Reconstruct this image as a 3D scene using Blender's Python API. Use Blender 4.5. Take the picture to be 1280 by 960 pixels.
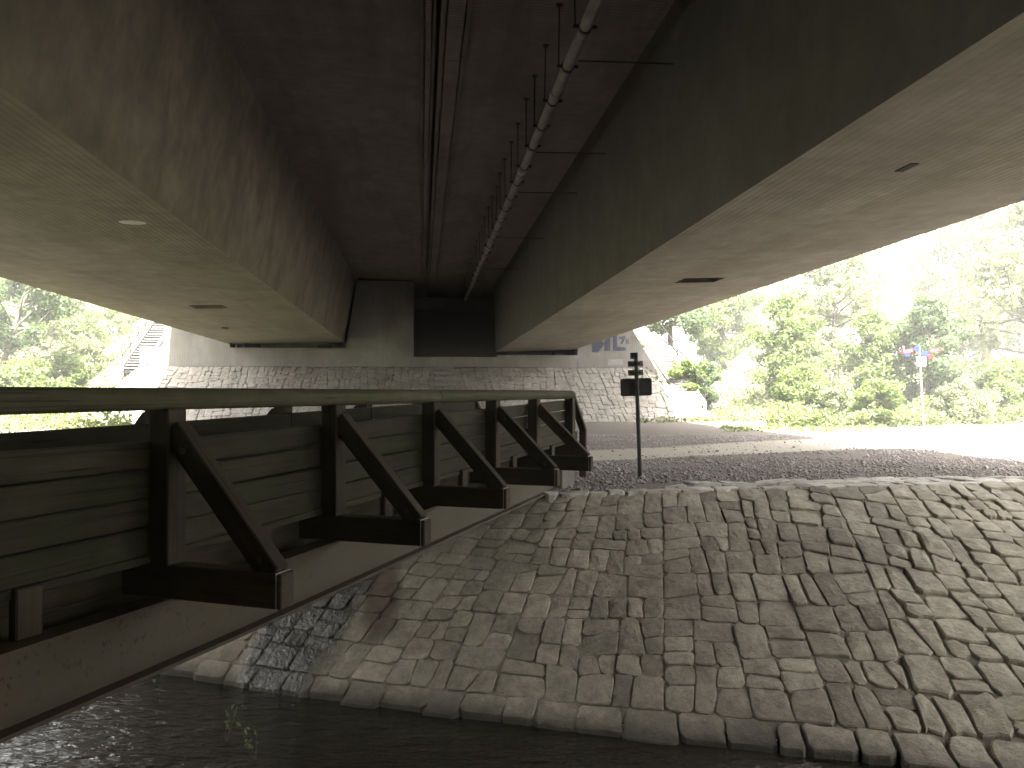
import bpy, bmesh, math, random
import numpy as np
from mathutils import Vector, Matrix, noise as mnoise

for o in list(bpy.data.objects):
    bpy.data.objects.remove(o)
S = bpy.context.scene
COL = S.collection
R = math.radians
rnd = random.Random(7)
nrg = np.random.default_rng(11)

# ------------------------------------------------------------------ camera
EYE = 1.5                      # eye height over the gravel (gravel = 0)
F = 1035.0                     # focal length in photo pixels (1280 wide)
cam_d = bpy.data.cameras.new('camera')
cam = bpy.data.objects.new('camera', cam_d); COL.objects.link(cam)
cam_d.sensor_width = 36; cam_d.lens = 36 * F / 1280
cam_d.clip_start = 0.05; cam_d.clip_end = 3000
cam.location = (0, 0, EYE)
cam.rotation_euler = (R(90 + 0.55), 0, 0)
S.camera = cam
S.render.resolution_x = 1024; S.render.resolution_y = 768

# ------------------------------------------------------------------ world, sun, exposure
SUN_EL, SUN_AZ = 58, 167      # azimuth clockwise from the view direction (+Y): high, behind and a little to the right
w = bpy.data.worlds.new('World'); S.world = w; w.use_nodes = True
nt = w.node_tree; nt.nodes.clear()
sky = nt.nodes.new('ShaderNodeTexSky'); sky.sky_type = 'NISHITA'; sky.sun_disc = False
sky.sun_elevation = R(SUN_EL); sky.sun_rotation = R(SUN_AZ)
sky.air_density = 1.0; sky.dust_density = 4.0; sky.ozone_density = 1.0
hsv = nt.nodes.new('ShaderNodeHueSaturation'); hsv.inputs['Saturation'].default_value = 0.22
warm = nt.nodes.new('ShaderNodeMix'); warm.data_type = 'RGBA'; warm.blend_type = 'MULTIPLY'
warm.inputs['Factor'].default_value = 1.0; warm.inputs[7].default_value = (1.0, 0.95, 0.885, 1)
bg = nt.nodes.new('ShaderNodeBackground'); bg.inputs['Strength'].default_value = 0.14
out = nt.nodes.new('ShaderNodeOutputWorld')
nt.links.new(sky.outputs[0], hsv.inputs['Color']); nt.links.new(hsv.outputs[0], warm.inputs[6])
nt.links.new(warm.outputs[2], bg.inputs['Color']); nt.links.new(bg.outputs[0], out.inputs['Surface'])
sd = bpy.data.lights.new('sun', 'SUN'); sd.energy = 5.0; sd.angle = R(1.5); sd.color = (1.0, 0.96, 0.88)
sun = bpy.data.objects.new('sun', sd); COL.objects.link(sun)
sdir = Vector((math.sin(R(SUN_AZ)) * math.cos(R(SUN_EL)), math.cos(R(SUN_AZ)) * math.cos(R(SUN_EL)), math.sin(R(SUN_EL))))
sun.rotation_euler = sdir.to_track_quat('Z', 'Y').to_euler()
sun.location = (40, 10, 60)
S.view_settings.view_transform = 'Standard'; S.view_settings.look = 'None'
S.view_settings.gamma = 1.0; S.view_settings.exposure = 3.7
S.render.engine = 'CYCLES'
S.cycles.max_bounces = 8; S.cycles.diffuse_bounces = 4; S.cycles.glossy_bounces = 4; S.cycles.transmission_bounces = 4

# ------------------------------------------------------------------ helpers
def link(o, parent=None):
    COL.objects.link(o)
    if parent: o.parent = parent
    return o
def tag(o, label=None, cat=None, group=None, kind=None):
    if label: o['label'] = label
    if cat: o['category'] = cat
    if group: o['group'] = group
    if kind: o['kind'] = kind
    return o
def empty(name, loc=(0, 0, 0), rot=(0, 0, 0), label=None, cat=None, group=None):
    o = bpy.data.objects.new(name, None); o.location = loc; o.rotation_euler = rot
    o.empty_display_size = 0.2
    link(o); return tag(o, label, cat, group)
def mesh(name, v, f, mat, smooth=False):
    m = bpy.data.meshes.new(name); m.from_pydata([tuple(p) for p in v], [], [tuple(q) for q in f]); m.update()
    if mat: m.materials.append(mat)
    if smooth: m.polygons.foreach_set('use_smooth', [True] * len(m.polygons))
    return m
def obj(name, me, parent=None, loc=None, rot=None, mw=None):
    o = bpy.data.objects.new(name, me); link(o, parent)
    if loc is not None: o.location = loc
    if rot is not None: o.rotation_euler = rot
    if mw is not None: o.matrix_local = mw
    return o
class MB:
    def __init__(s): s.v = []; s.f = []
    def add(s, v, f):
        n = len(s.v); s.v += [tuple(p) for p in v]; s.f += [tuple(i + n for i in q) for q in f]
    def box(s, a, b):
        x0, y0, z0 = a; x1, y1, z1 = b
        s.add([(x0,y0,z0),(x1,y0,z0),(x1,y1,z0),(x0,y1,z0),(x0,y0,z1),(x1,y0,z1),(x1,y1,z1),(x0,y1,z1)],
              [(0,3,2,1),(4,5,6,7),(0,1,5,4),(1,2,6,5),(2,3,7,6),(3,0,4,7)])
    def prism(s, poly, y0, y1):           # poly in (x,z), counter clockwise seen from -y
        n = len(poly)
        s.add([(x, y0, z) for x, z in poly] + [(x, y1, z) for x, z in poly],
              [tuple(range(n)), tuple(range(2*n-1, n-1, -1))] + [(i, i+n, (i+1) % n + n, (i+1) % n) for i in range(n)])
    def tube(s, pts, rad, n=8, cap=True):
        rings = []
        for i, p in enumerate(pts):
            p = Vector(p); a = Vector(pts[max(0, i-1)]); b = Vector(pts[min(len(pts)-1, i+1)])
            d = (b - a).normalized(); x = d.orthogonal().normalized() if i == 0 else (px - d * px.dot(d)).normalized()
            px = x; y = d.cross(x)
            r = rad[i] if isinstance(rad, (list, tuple)) else rad
            rings.append([p + (x * math.cos(2*math.pi*k/n) + y * math.sin(2*math.pi*k/n)) * r for k in range(n)])
        f = []
        for i in range(len(pts)-1):
            for k in range(n):
                f.append((i*n+k, i*n+(k+1) % n, (i+1)*n+(k+1) % n, (i+1)*n+k))
        if cap:
            f.append(tuple(range(n-1, -1, -1))); f.append(tuple((len(pts)-1)*n+k for k in range(n)))
        s.add([p for r_ in rings for p in r_], f)
    def build(s, name, mat, parent=None, bevel=0, smooth=False, **k):
        m = mesh(name, s.v, s.f, mat, smooth)
        bm = bmesh.new(); bm.from_mesh(m)
        bmesh.ops.recalc_face_normals(bm, faces=bm.faces)
        if bevel: bmesh.ops.bevel(bm, geom=bm.edges[:], offset=bevel, segments=1, affect='EDGES')
        bm.to_mesh(m); bm.free()
        return obj(name, m, parent, **k)

# ------------------------------------------------------------------ materials
class NT:
    def __init__(s, name):
        s.m = bpy.data.materials.new(name); s.m.use_nodes = True
        s.t = s.m.node_tree; s.b = s.t.nodes['Principled BSDF']; s.o = s.t.nodes['Material Output']
    def n(s, typ, **k):
        x = s.t.nodes.new(typ)
        for a, b in k.items(): setattr(x, a, b)
        return x
    def put(s, sock, val):
        if isinstance(val, bpy.types.NodeSocket): s.t.links.new(val, sock)
        elif isinstance(val, tuple) and len(val) == 3 and sock.type == 'RGBA': sock.default_value = (*val, 1)
        else: sock.default_value = val
    def obj(s): return s.n('ShaderNodeTexCoord').outputs['Object']
    def pos(s): return s.n('ShaderNodeNewGeometry').outputs['Position']
    def map(s, vec, scale=(1,1,1), loc=(0,0,0), rot=(0,0,0)):
        x = s.n('ShaderNodeMapping'); s.put(x.inputs['Vector'], vec)
        x.inputs['Scale'].default_value = scale; x.inputs['Location'].default_value = loc; x.inputs['Rotation'].default_value = rot
        return x.outputs[0]
    def noise(s, vec, scale, detail=4, rough=0.55, dist=0.0):
        x = s.n('ShaderNodeTexNoise'); s.put(x.inputs['Vector'], vec)
        x.inputs['Scale'].default_value = scale; x.inputs['Detail'].default_value = detail
        x.inputs['Roughness'].default_value = rough; x.inputs['Distortion'].default_value = dist
        return x.outputs[0]
    def vor(s, vec, scale, feature='F1', out=0):
        x = s.n('ShaderNodeTexVoronoi', feature=feature); s.put(x.inputs['Vector'], vec); x.inputs['Scale'].default_value = scale
        return x.outputs[out]
    def ramp(s, fac, stops):
        x = s.n('ShaderNodeValToRGB'); s.put(x.inputs[0], fac); e = x.color_ramp.elements
        while len(e) < len(stops): e.new(0.5)
        for q, (p, c) in zip(e, stops):
            q.position = p; q.color = (c, c, c, 1) if not isinstance(c, tuple) else (*c, 1)
        return x.outputs[0]
    def mix(s, fac, a, b, blend='MIX'):
        x = s.n('ShaderNodeMix', data_type='RGBA', blend_type=blend); s.put(x.inputs[0], fac); s.put(x.inputs[6], a); s.put(x.inputs[7], b)
        return x.outputs[2]
    def math(s, op, a, b=0.0, clamp=False):
        x = s.n('ShaderNodeMath', operation=op, use_clamp=clamp); s.put(x.inputs[0], a); s.put(x.inputs[1], b); return x.outputs[0]
    def sep(s, v):
        x = s.n('ShaderNodeSeparateXYZ'); s.put(x.inputs[0], v); return x.outputs
    def comb(s, a, b, c):
        x = s.n('ShaderNodeCombineXYZ'); s.put(x.inputs[0], a); s.put(x.inputs[1], b); s.put(x.inputs[2], c); return x.outputs[0]
    def bump(s, h, strength=0.5, dist=0.02, normal=None):
        x = s.n('ShaderNodeBump'); s.put(x.inputs['Height'], h); x.inputs['Strength'].default_value = strength; x.inputs['Distance'].default_value = dist
        if normal is not None: s.put(x.inputs['Normal'], normal)
        return x.outputs[0]
    def rand(s): return s.n('ShaderNodeObjectInfo').outputs['Random']
    def fin(s, col, rough=0.85, normal=None, metal=0.0, spec=0.3):
        s.put(s.b.inputs['Base Color'], col); s.put(s.b.inputs['Roughness'], rough); s.put(s.b.inputs['Metallic'], metal)
        s.put(s.b.inputs['Specular IOR Level'], spec)
        if normal is not None: s.put(s.b.inputs['Normal'], normal)
        return s.m

def concrete(name, c1, c2, axis='bottom', board=0.10, line=0.5, stain=None, streak=0.5):
    """board marked concrete; board impressions run along local y (bottom) or across (soffit) or upright (wall)"""
    t = NT(name); P = t.obj(); x, y, z = t.sep(P)
    if axis == 'bottom': bv = t.comb(y, x, 0.0)
    elif axis == 'soffit': bv = t.comb(x, y, 0.0)
    elif axis == 'side': bv = t.comb(y, z, 0.0)
    else: bv = t.comb(z, x, 0.0)
    br = t.n('ShaderNodeTexBrick'); t.put(br.inputs['Vector'], bv)
    br.inputs['Scale'].default_value = 1.0; br.inputs['Brick Width'].default_value = 2.4 if axis != 'wall' else 1.15
    br.inputs['Row Height'].default_value = board; br.inputs['Mortar Size'].default_value = board * 0.07
    br.inputs['Mortar Smooth'].default_value = 0.4; br.offset = 0.37
    br.inputs['Color1'].default_value = (0.35, 0.35, 0.35, 1); br.inputs['Color2'].default_value = (0.65, 0.65, 0.65, 1)
    patch = t.ramp(t.noise(P, 0.35, 4), [(0.38, 0.06), (0.62, 1.0)])
    seam = t.math('MULTIPLY', br.outputs['Fac'], t.math('MULTIPLY', patch, line))
    big = t.ramp(t.noise(P, 0.55, 4, 0.62, 0.4), [(0.32, 0.0), (0.68, 1.0)])
    col = t.mix(big, c1, c2)
    blot = t.ramp(t.noise(t.map(P, (1, 1, 1.0 if axis == 'side' else 0.45)), 2.3, 4, 0.66), [(0.34, 0.80), (0.68, 1.10)])
    col = t.mix(1.0, col, blot, 'MULTIPLY')
    tone = t.math('MULTIPLY', t.math('SUBTRACT', br.outputs['Color'], 0.5), 0.28)
    if axis != 'side': col = t.mix(1.0, col, t.comb(t.math('ADD', tone, 1.0), t.math('ADD', tone, 1.0), t.math('ADD', tone, 1.0)), 'MULTIPLY')
    if stain:
        sm = t.ramp(t.noise(t.map(P, (0.8, 0.8, 0.5) if axis == 'side' else (0.9, 0.9, 0.16) if axis == 'wall' else (1.2, 0.22, 1)), 1.3, 4, 0.6, 0.3), [(0.46, 0.0), (0.66, streak)])
        col = t.mix(sm, col, stain)
    if axis != 'side': col = t.mix(seam, col, (0.035, 0.032, 0.025))
    fine = t.noise(P, 38, 2, 0.7)
    pores = 0.0
    h = t.math('ADD', t.math('MULTIPLY', fine, 0.35), t.math('MULTIPLY', pores, 0.25))
    if axis != 'side': h = t.math('SUBTRACT', h, t.math('MULTIPLY', seam, 1.3)); h = t.math('ADD', h, t.math('MULTIPLY', br.outputs['Color'], 0.6))
    return t.fin(col, 0.88, t.bump(h, 0.5, 0.008))

def wood(name, c1, c2, alg=None, algf=0.5, rough=0.85, spec=0.2):
    t = NT(name); P = t.obj(); r = t.rand()
    Po = t.n('ShaderNodeVectorMath', operation='ADD'); t.put(Po.inputs[0], P); t.put(Po.inputs[1], t.comb(t.math('MULTIPLY', r, 31.0), t.math('MULTIPLY', r, 17.0), 0.0))
    V = Po.outputs[0]
    g = t.noise(t.map(V, (26, 1.1, 26)), 1.0, 6, 0.65, 0.6)
    col = t.mix(t.ramp(g, [(0.3, 0.0), (0.7, 1.0)]), c1, c2)
    col = t.mix(1.0, col, t.ramp(t.noise(V, 2.5, 5, 0.6), [(0.3, 0.6), (0.7, 1.2)]), 'MULTIPLY')
    tone = t.math('ADD', 0.75, t.math('MULTIPLY', r, 0.5))
    col = t.mix(1.0, col, t.comb(tone, tone, tone), 'MULTIPLY')
    if alg: col = t.mix(t.ramp(t.noise(V, 1.7, 6, 0.7), [(0.42, 0.0), (0.65, algf)]), col, alg)
    crack = t.ramp(t.noise(t.map(V, (40, 0.7, 40)), 1.0, 3, 0.5, 1.2), [(0.33, 0.0), (0.40, 1.0)])
    col = t.mix(t.math('MULTIPLY', t.math('SUBTRACT', 1.0, crack), 0.7), col, (0.012, 0.010, 0.007))
    speck = t.ramp(t.vor(V, 24), [(0.03, 1.0), (0.06, 0.0)])
    col = t.mix(t.math('MULTIPLY', speck, 0.35), col, (0.3, 0.3, 0.26))
    h = t.math('ADD', t.math('MULTIPLY', g, 0.6), t.math('MULTIPLY', crack, 0.8))
    return t.fin(col, rough, t.bump(h, 0.6, 0.006), spec=spec)

def plain(name, c, rough=0.6, metal=0.0, var=0.35, scale=6):
    t = NT(name); P = t.obj()
    n_ = t.ramp(t.noise(P, scale, 5, 0.65), [(0.3, 1.0 - var), (0.7, 1.0 + var * 0.5)])
    return t.fin(t.mix(1.0, c, n_, 'MULTIPLY'), rough, t.bump(t.noise(P, scale * 8, 3), 0.2, 0.003), metal)

def stone(name, c1, c2, wet=True):
    t = NT(name); P = t.pos(); r = t.rand()
    col = t.mix(r, c1, c2)
    ex = t.ramp(t.noise(t.comb(t.math('MULTIPLY', r, 91.0), 0.0, 0.0), 3.0, 0), [(0.35, 0.72), (0.65, 1.14)])
    col = t.mix(1.0, col, ex, 'MULTIPLY')
    col = t.mix(1.0, col, t.ramp(t.noise(P, 7, 7, 0.7), [(0.3, 0.6), (0.7, 1.25)]), 'MULTIPLY')
    dirt = t.ramp(t.noise(P, 1.1, 6, 0.65, 0.5), [(0.45, 0.0), (0.7, 0.7)])
    col = t.mix(dirt, col, (0.12, 0.108, 0.085))
    grain = t.noise(P, 60, 3, 0.7)
    col = t.mix(1.0, col, t.ramp(grain, [(0.3, 0.8), (0.7, 1.16)]), 'MULTIPLY')
    rough = 0.9
    h = t.math('ADD', t.math('MULTIPLY', t.noise(P, 9, 6, 0.68), 1.0), t.math('MULTIPLY', grain, 0.16))
    if wet:
        x, y, z = t.sep(P)
        n1 = t.math('MULTIPLY', t.math('SUBTRACT', t.noise(P, 2.2, 5, 0.7), 0.5), 1.5)
        # seep running down the slope below the timber bridge: ellipse around (-2.75, 10.75), long axis down slope
        dx = t.math('ADD', x, 2.62); dy = t.math('SUBTRACT', y, 10.95)
        a = t.math('ADD', t.math('MULTIPLY', dx, 0.86), t.math('MULTIPLY', dy, -0.5))
        b = t.math('ADD', t.math('MULTIPLY', dx, 0.5), t.math('MULTIPLY', dy, 0.86))
        d = t.math('ADD', t.math('POWER', t.math('ABSOLUTE', t.math('DIVIDE', a, 0.62)), 2.0), t.math('POWER', t.math('ABSOLUTE', t.math('DIVIDE', b, 1.35)), 2.0))
        wetm = t.ramp(t.math('ADD', t.math('ADD', d, n1), -0.2), [(0.45, 1.0), (0.95, 0.0)])
        # rusty smudge beside it and damp line just above the water
        dx2 = t.math('ADD', x, 1.72); dy2 = t.math('SUBTRACT', y, 10.95)
        d2 = t.math('ADD', t.math('POWER', t.math('ABSOLUTE', t.math('DIVIDE', dx2, 0.3)), 2.0), t.math('POWER', t.math('ABSOLUTE', t.math('DIVIDE', dy2, 0.6)), 2.0))
        rust = t.ramp(t.math('ADD', d2, n1), [(0.3, 0.75), (1.0, 0.0)])
        col = t.mix(rust, col, (0.055, 0.036, 0.022))
        line = t.ramp(t.math('ADD', z, t.math('MULTIPLY', n1, 0.07)), [(0.0, 1.0), (1.0, 0.0)])
        mr = t.n('ShaderNodeMapRange'); t.put(mr.inputs[0], t.math('ADD', z, t.math('MULTIPLY', n1, 0.06)))
        mr.inputs[1].default_value = -2.15; mr.inputs[2].default_value = -2.0; mr.inputs[3].default_value = 1.0; mr.inputs[4].default_value = 0.0
        wl = t.math('MULTIPLY', mr.outputs[0], 0.9)
        wm = t.math('MAXIMUM', wetm, wl)
        col = t.mix(t.math('MULTIPLY', wm, 0.84), col, (0.016, 0.016, 0.017))
        rough = t.math('SUBTRACT', 0.9, t.math('MULTIPLY', wetm, 0.72))
        h = t.math('ADD', h, t.math('MULTIPLY', t.math('MULTIPLY', t.noise(P, 16, 4, 0.6), wetm), 1.4))
    return t.fin(col, rough, t.bump(h, 0.8, 0.035), spec=0.35)

M_GIRDER_L = concrete('girder_concrete_olive', (0.205, 0.18, 0.133), (0.275, 0.243, 0.186), 'bottom', 0.11, 0.75, (0.14, 0.118, 0.08), 0.5)
M_GIRDER_R = concrete('girder_concrete_tan', (0.225, 0.20, 0.17), (0.295, 0.263, 0.226), 'bottom', 0.11, 0.6, (0.16, 0.138, 0.11), 0.5)
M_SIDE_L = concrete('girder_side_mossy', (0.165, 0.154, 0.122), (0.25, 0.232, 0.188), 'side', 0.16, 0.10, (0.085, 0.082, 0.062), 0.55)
M_SIDE_R = concrete('girder_side_shaded', (0.075, 0.070, 0.062), (0.10, 0.093, 0.083), 'side', 0.16, 0.08, (0.06, 0.058, 0.05), 0.6)  # darker copy of the side concrete; the shade is put into the colour
M_DECK = concrete('deck_soffit', (0.19, 0.163, 0.148), (0.25, 0.216, 0.195), 'soffit', 0.10, 0.6, (0.12, 0.10, 0.085), 0.6)
M_WALL = concrete('abutment_concrete', (0.165, 0.157, 0.148), (0.225, 0.215, 0.205), 'wall', 0.12, 0.5, (0.15, 0.14, 0.125), 0.7)
M_GAP = plain('bearing_shade_dark', (0.02, 0.02, 0.02), 0.9)
M_STONE = stone('bank_stone', (0.265, 0.238, 0.194), (0.35, 0.316, 0.262))
M_COPE_LIT = stone('coping_stone', (0.44, 0.42, 0.385), (0.54, 0.515, 0.475), False)  # raised above the bank stone's tone; sky light on flat tops put into colour
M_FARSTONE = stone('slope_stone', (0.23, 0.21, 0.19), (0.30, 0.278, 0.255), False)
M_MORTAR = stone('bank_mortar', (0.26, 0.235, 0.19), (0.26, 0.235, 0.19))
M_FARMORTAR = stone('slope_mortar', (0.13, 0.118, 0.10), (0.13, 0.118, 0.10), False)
M_POST = wood('dark_timber', (0.026, 0.0195, 0.013), (0.056, 0.043, 0.029), (0.040, 0.038, 0.022), 0.4)
M_PLANK = wood('plank_timber', (0.016, 0.0138, 0.0082), (0.040, 0.034, 0.020), (0.026, 0.028, 0.012), 0.7)
M_RAIL = wood('handrail_timber', (0.050, 0.046, 0.029), (0.108, 0.098, 0.063), (0.048, 0.054, 0.025), 0.8)
M_LITWOOD = wood('lit_timber', (0.36, 0.19, 0.07), (0.45, 0.25, 0.10))  # orange tone stands in for warm light on a board end
M_PIPE = plain('pipe_grey', (0.23, 0.215, 0.195), 0.55, 0.0, 0.4, 3)
M_STEEL = plain('steel_dark', (0.05, 0.047, 0.042), 0.6, 0.6)
M_GALV = plain('steel_galvanised', (0.42, 0.42, 0.42), 0.45, 0.7)
M_SIGNBACK = plain('sign_back', (0.03, 0.03, 0.03), 0.6, 0.3)
M_SIGNGREY = plain('sign_plate_back', (0.13, 0.13, 0.125), 0.6, 0.1)
M_RED = plain('sign_red', (0.26, 0.008, 0.008), 0.5, 0, 0.1)
M_BLUE = plain('sign_blue', (0.008, 0.018, 0.20), 0.5, 0, 0.1)
M_WHITE = plain('sign_white', (0.8, 0.8, 0.8), 0.5, 0, 0.05)
M_PAINT = plain('graffiti_paint', (0.045, 0.045, 0.085), 0.6, 0, 0.4, 5)
M_PATCH = plain('grey_paint', (0.22, 0.23, 0.22), 0.7, 0, 0.3, 5)
M_LIME = plain('lime_deposit', (0.62, 0.60, 0.55), 0.9, 0, 0.2, 9)

def beam_mat():
    t = NT('beam_paint'); P = t.obj()
    col = t.mix(t.noise(P, 1.3, 6, 0.65), (0.034, 0.026, 0.0165), (0.066, 0.051, 0.033))
    sp = t.ramp(t.noise(P, 17, 5, 0.75), [(0.56, 0.0), (0.64, 1.0)])
    sp2 = t.math('MULTIPLY', sp, t.ramp(t.noise(P, 1.1, 3), [(0.42, 0.1), (0.6, 1.0)]))
    col = t.mix(sp2, col, (0.011, 0.007, 0.004))
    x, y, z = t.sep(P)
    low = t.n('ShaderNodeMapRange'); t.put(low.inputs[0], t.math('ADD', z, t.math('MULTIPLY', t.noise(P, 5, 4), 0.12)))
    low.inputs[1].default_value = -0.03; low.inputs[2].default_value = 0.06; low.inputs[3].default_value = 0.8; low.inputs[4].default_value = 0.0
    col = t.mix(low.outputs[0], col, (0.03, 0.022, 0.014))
    return t.fin(col, 0.7, t.bump(t.noise(P, 25, 4), 0.3, 0.004))
M_BEAM = beam_mat()

def leaf_mat(name, c1, c2, tr=0.45):
    t = NT(name); P = t.pos()
    col = t.mix(t.ramp(t.noise(P, 0.9, 4, 0.6), [(0.3, 0.0), (0.7, 1.0)]), c1, c2)
    col = t.mix(1.0, col, t.ramp(t.noise(P, 9, 2), [(0.3, 0.75), (0.7, 1.25)]), 'MULTIPLY')
    t.put(t.b.inputs['Base Color'], col); t.b.inputs['Roughness'].default_value = 0.55; t.b.inputs['Specular IOR Level'].default_value = 0.3
    tl = t.n('ShaderNodeBsdfTranslucent'); t.put(tl.inputs[0], t.mix(1.0, col, (1.15, 1.12, 0.78), 'MULTIPLY'))
    mx = t.n('ShaderNodeMixShader'); mx.inputs[0].default_value = tr
    t.t.links.new(t.b.outputs[0], mx.inputs[1]); t.t.links.new(tl.outputs[0], mx.inputs[2]); t.t.links.new(mx.outputs[0], t.o.inputs[0])
    return t.m
M_LEAF_A = leaf_mat('leaf_green', (0.09, 0.132, 0.042), (0.16, 0.21, 0.07))
M_LEAF_B = leaf_mat('leaf_pale', (0.15, 0.18, 0.095), (0.22, 0.245, 0.14))
M_LEAF_D = leaf_mat('leaf_dark', (0.07, 0.11, 0.048), (0.11, 0.155, 0.07))
M_BARK = plain('bark', (0.09, 0.075, 0.06), 0.9, 0, 0.5, 8)

# ------------------------------------------------------------------ coordinates of the road bridge: u across, v along, z above the eye
TH = math.atan(0.1092); CT, ST = math.cos(TH), math.sin(TH)
def uv2w(u, v): return (u * CT - v * ST, u * ST + v * CT)
def w2uv(x, y): return (x * CT + y * ST, -x * ST + y * CT)
def px2uz(px, py, v):                       # photo pixel on the upright plane v -> (u, z above eye)
    r = (px - 640) / F; u = v * (r * CT + ST) / (CT - r * ST); Y = u * ST + v * CT
    return u, (490 - py) * Y / F

# bank between stream and gravel: bottom edge B(a), top edge T(a)
KB = np.array([(-200, 80), (-60, 30), (-14, 14.2), (-4.84, 11.0), (-2.63, 10.08), (0, 9.23), (2.93, 8.42), (4.88, 7.9), (9, 7.0), (14, 5.9), (60, -8), (200, -55)])
KT = np.array([(-200, -198, 82), (-60, -58.7, 32.4), (-14, -12.8, 16.7), (-4.84, -3.5, 13.1), (-1.34, 0.22, 12.0), (1.3, 2.0, 12.5), (4.43, 4.54, 13.05), (9, 8.5, 13.74), (14, 14.5, 13.6), (60, 62, 4), (200, 204, -40)])
ZW, ZB = -2.2, -2.165
def Bp(a): return np.array([a, np.interp(a, KB[:, 0], KB[:, 1]), ZB])
def Tp(a): return np.array([np.interp(a, KT[:, 0], KT[:, 1]), np.interp(a, KT[:, 0], KT[:, 2]), 0.0])
def sm(f, a, h=0.9): return (f(a - h) + 2 * f(a) + f(a + h)) / 4
def bank(a, b):
    p = sm(Bp, a) * (1 - b) + sm(Tp, a) * b
    bulge = 0.10 * math.sin(min(max(b, 0), 1) * math.pi)
    p[2] += bulge + 0.05 * mnoise.noise(Vector((a * 0.6, b * 3, 1.7))) * (1 - abs(2 * b - 1))
    return p

def smooth(x, a, b):
    t_ = np.clip((x - a) / (b - a), 0, 1); return t_ * t_ * (3 - 2 * t_)
U0, U1, VA = -14.6, 12.2, 45.0              # abutment block
def hill(x, y):
    u, v = w2uv(x, y)
    du = max(U0 - u, 0, u - U1); dv = max(VA - v, 0)
    ds = math.hypot(du, dv)
    top = 2.8 + 0.53 * min(max(v - VA, 0), 9)
    h = max(0.0, top - 0.06 - 0.74 * ds) if v < VA else max(0.0, top - 0.66 * ds)
    far = smooth(math.hypot(x, y), 36, 75) * 4.0 * (smooth(u, 13, 22) + smooth(-u, 17, 26))
    return max(h, far)
def zground(x, y):
    return hill(x, y) + 0.05 * mnoise.noise(Vector((x * 0.35, y * 0.35, 0))) * smooth(math.hypot(x, y - 13), 1, 4)

# ------------------------------------------------------------------ ground, water
def ground_mat():
    t = NT('ground_gravel_path'); P = t.pos(); x, y, z = t.sep(P)
    n1 = t.noise(P, 0.45, 5, 0.6); nn = t.math('MULTIPLY', t.math('SUBTRACT', n1, 0.5), 3.0)
    grav = t.mix(t.noise(P, 22, 5, 0.75), (0.085, 0.075, 0.066), (0.25, 0.225, 0.205))
    grav = t.mix(t.ramp(n1, [(0.4, 0.0), (0.65, 0.5)]), grav, (0.16, 0.13, 0.105))
    # sandy wheel track: line through (3.8,20.7) and (17,28.6)
    d = t.math('ADD', t.math('MULTIPLY', t.math('SUBTRACT', x, 3.8), -0.513), t.math('MULTIPLY', t.math('SUBTRACT', y, 20.7), 0.858))
    wid = t.math('ADD', 0.9, t.math('MULTIPLY', t.math('MAXIMUM', x, 0.0), 0.16))
    pm = t.ramp(t.math('DIVIDE', t.math('ABSOLUTE', t.math('ADD', d, t.math('MULTIPLY', nn, 0.25))), wid), [(0.7, 1.0), (1.1, 0.0)])
    sand = t.mix(t.noise(P, 9, 6, 0.7), (0.33, 0.30, 0.26), (0.44, 0.405, 0.36))
    col = t.mix(pm, grav, sand)
    # grass further out, and everywhere far from the bridge
    u = t.math('ADD', t.math('MULTIPLY', x, CT), t.math('MULTIPLY', y, ST)); v = t.math('ADD', t.math('MULTIPLY', x, -ST), t.math('MULTIPLY', y, CT))
    right = t.math('SUBTRACT', t.math('ADD', v, t.math('MULTIPLY', t.math('MAXIMUM', t.math('SUBTRACT', u, 8.0), 0.0), 0.05)), 35.0)
    left = t.math('MULTIPLY', t.math('SUBTRACT', t.math('MULTIPLY', u, -1.0), 15.5), 1.0)
    side = t.math('MULTIPLY', t.math('SUBTRACT', u, 26.0), 1.0)
    behind = t.math('MINIMUM', right, t.math('SUBTRACT', u, 17.5))
    g = t.math('MAXIMUM', t.math('MAXIMUM', behind, left), side)
    gm = t.ramp(t.math('ADD', g, nn), [(0.0, 0.0), (1.0, 1.0)])
    grass = t.mix(t.noise(P, 5, 5, 0.7), (0.12, 0.135, 0.07), (0.20, 0.205, 0.12))
    col = t.mix(gm, col, grass)
    h = t.math('ADD', t.vor(P, 16), t.math('MULTIPLY', t.noise(P, 40, 4), 0.5))
    return t.fin(col, 0.95, t.bump(h, 0.9, 0.03), spec=0.2)
M_GROUND = ground_mat()
avals = np.concatenate([np.linspace(-200, -60, 8)[:-1], np.linspace(-60, -16, 23)[:-1], np.linspace(-16, 16, 97)[:-1], np.linspace(16, 60, 23)[:-1], np.linspace(60, 200, 8)])
rows = np.concatenate([np.arange(0, 6, 0.4), np.arange(6, 60, 0.9), 60 * 1.35 ** np.arange(0, 9)])
V, Fc = [], []
for a in avals:
    t0 = sm(Tp, a); ph = np.interp(a, [-200, -60, -14, 0, 14, 60, 200], [-1.1, -0.9, -0.42, 0.0, 0.45, 1.35, 1.7])
    for k, r_ in enumerate(rows):
        x = t0[0] + math.sin(ph) * r_; y = t0[1] + math.cos(ph) * r_
        V.append((x, y, zground(x, y) if k else -0.02))
nr = len(rows)
for i in range(len(avals)-1):
    for k in range(nr-1):
        Fc.append((i*nr+k, (i+1)*nr+k, (i+1)*nr+k+1, i*nr+k+1))
tag(obj('ground', mesh('ground', V, Fc, M_GROUND, True)), 'gravel and sand ground with a pale wheel track under the bridge', kind='structure')
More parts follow.
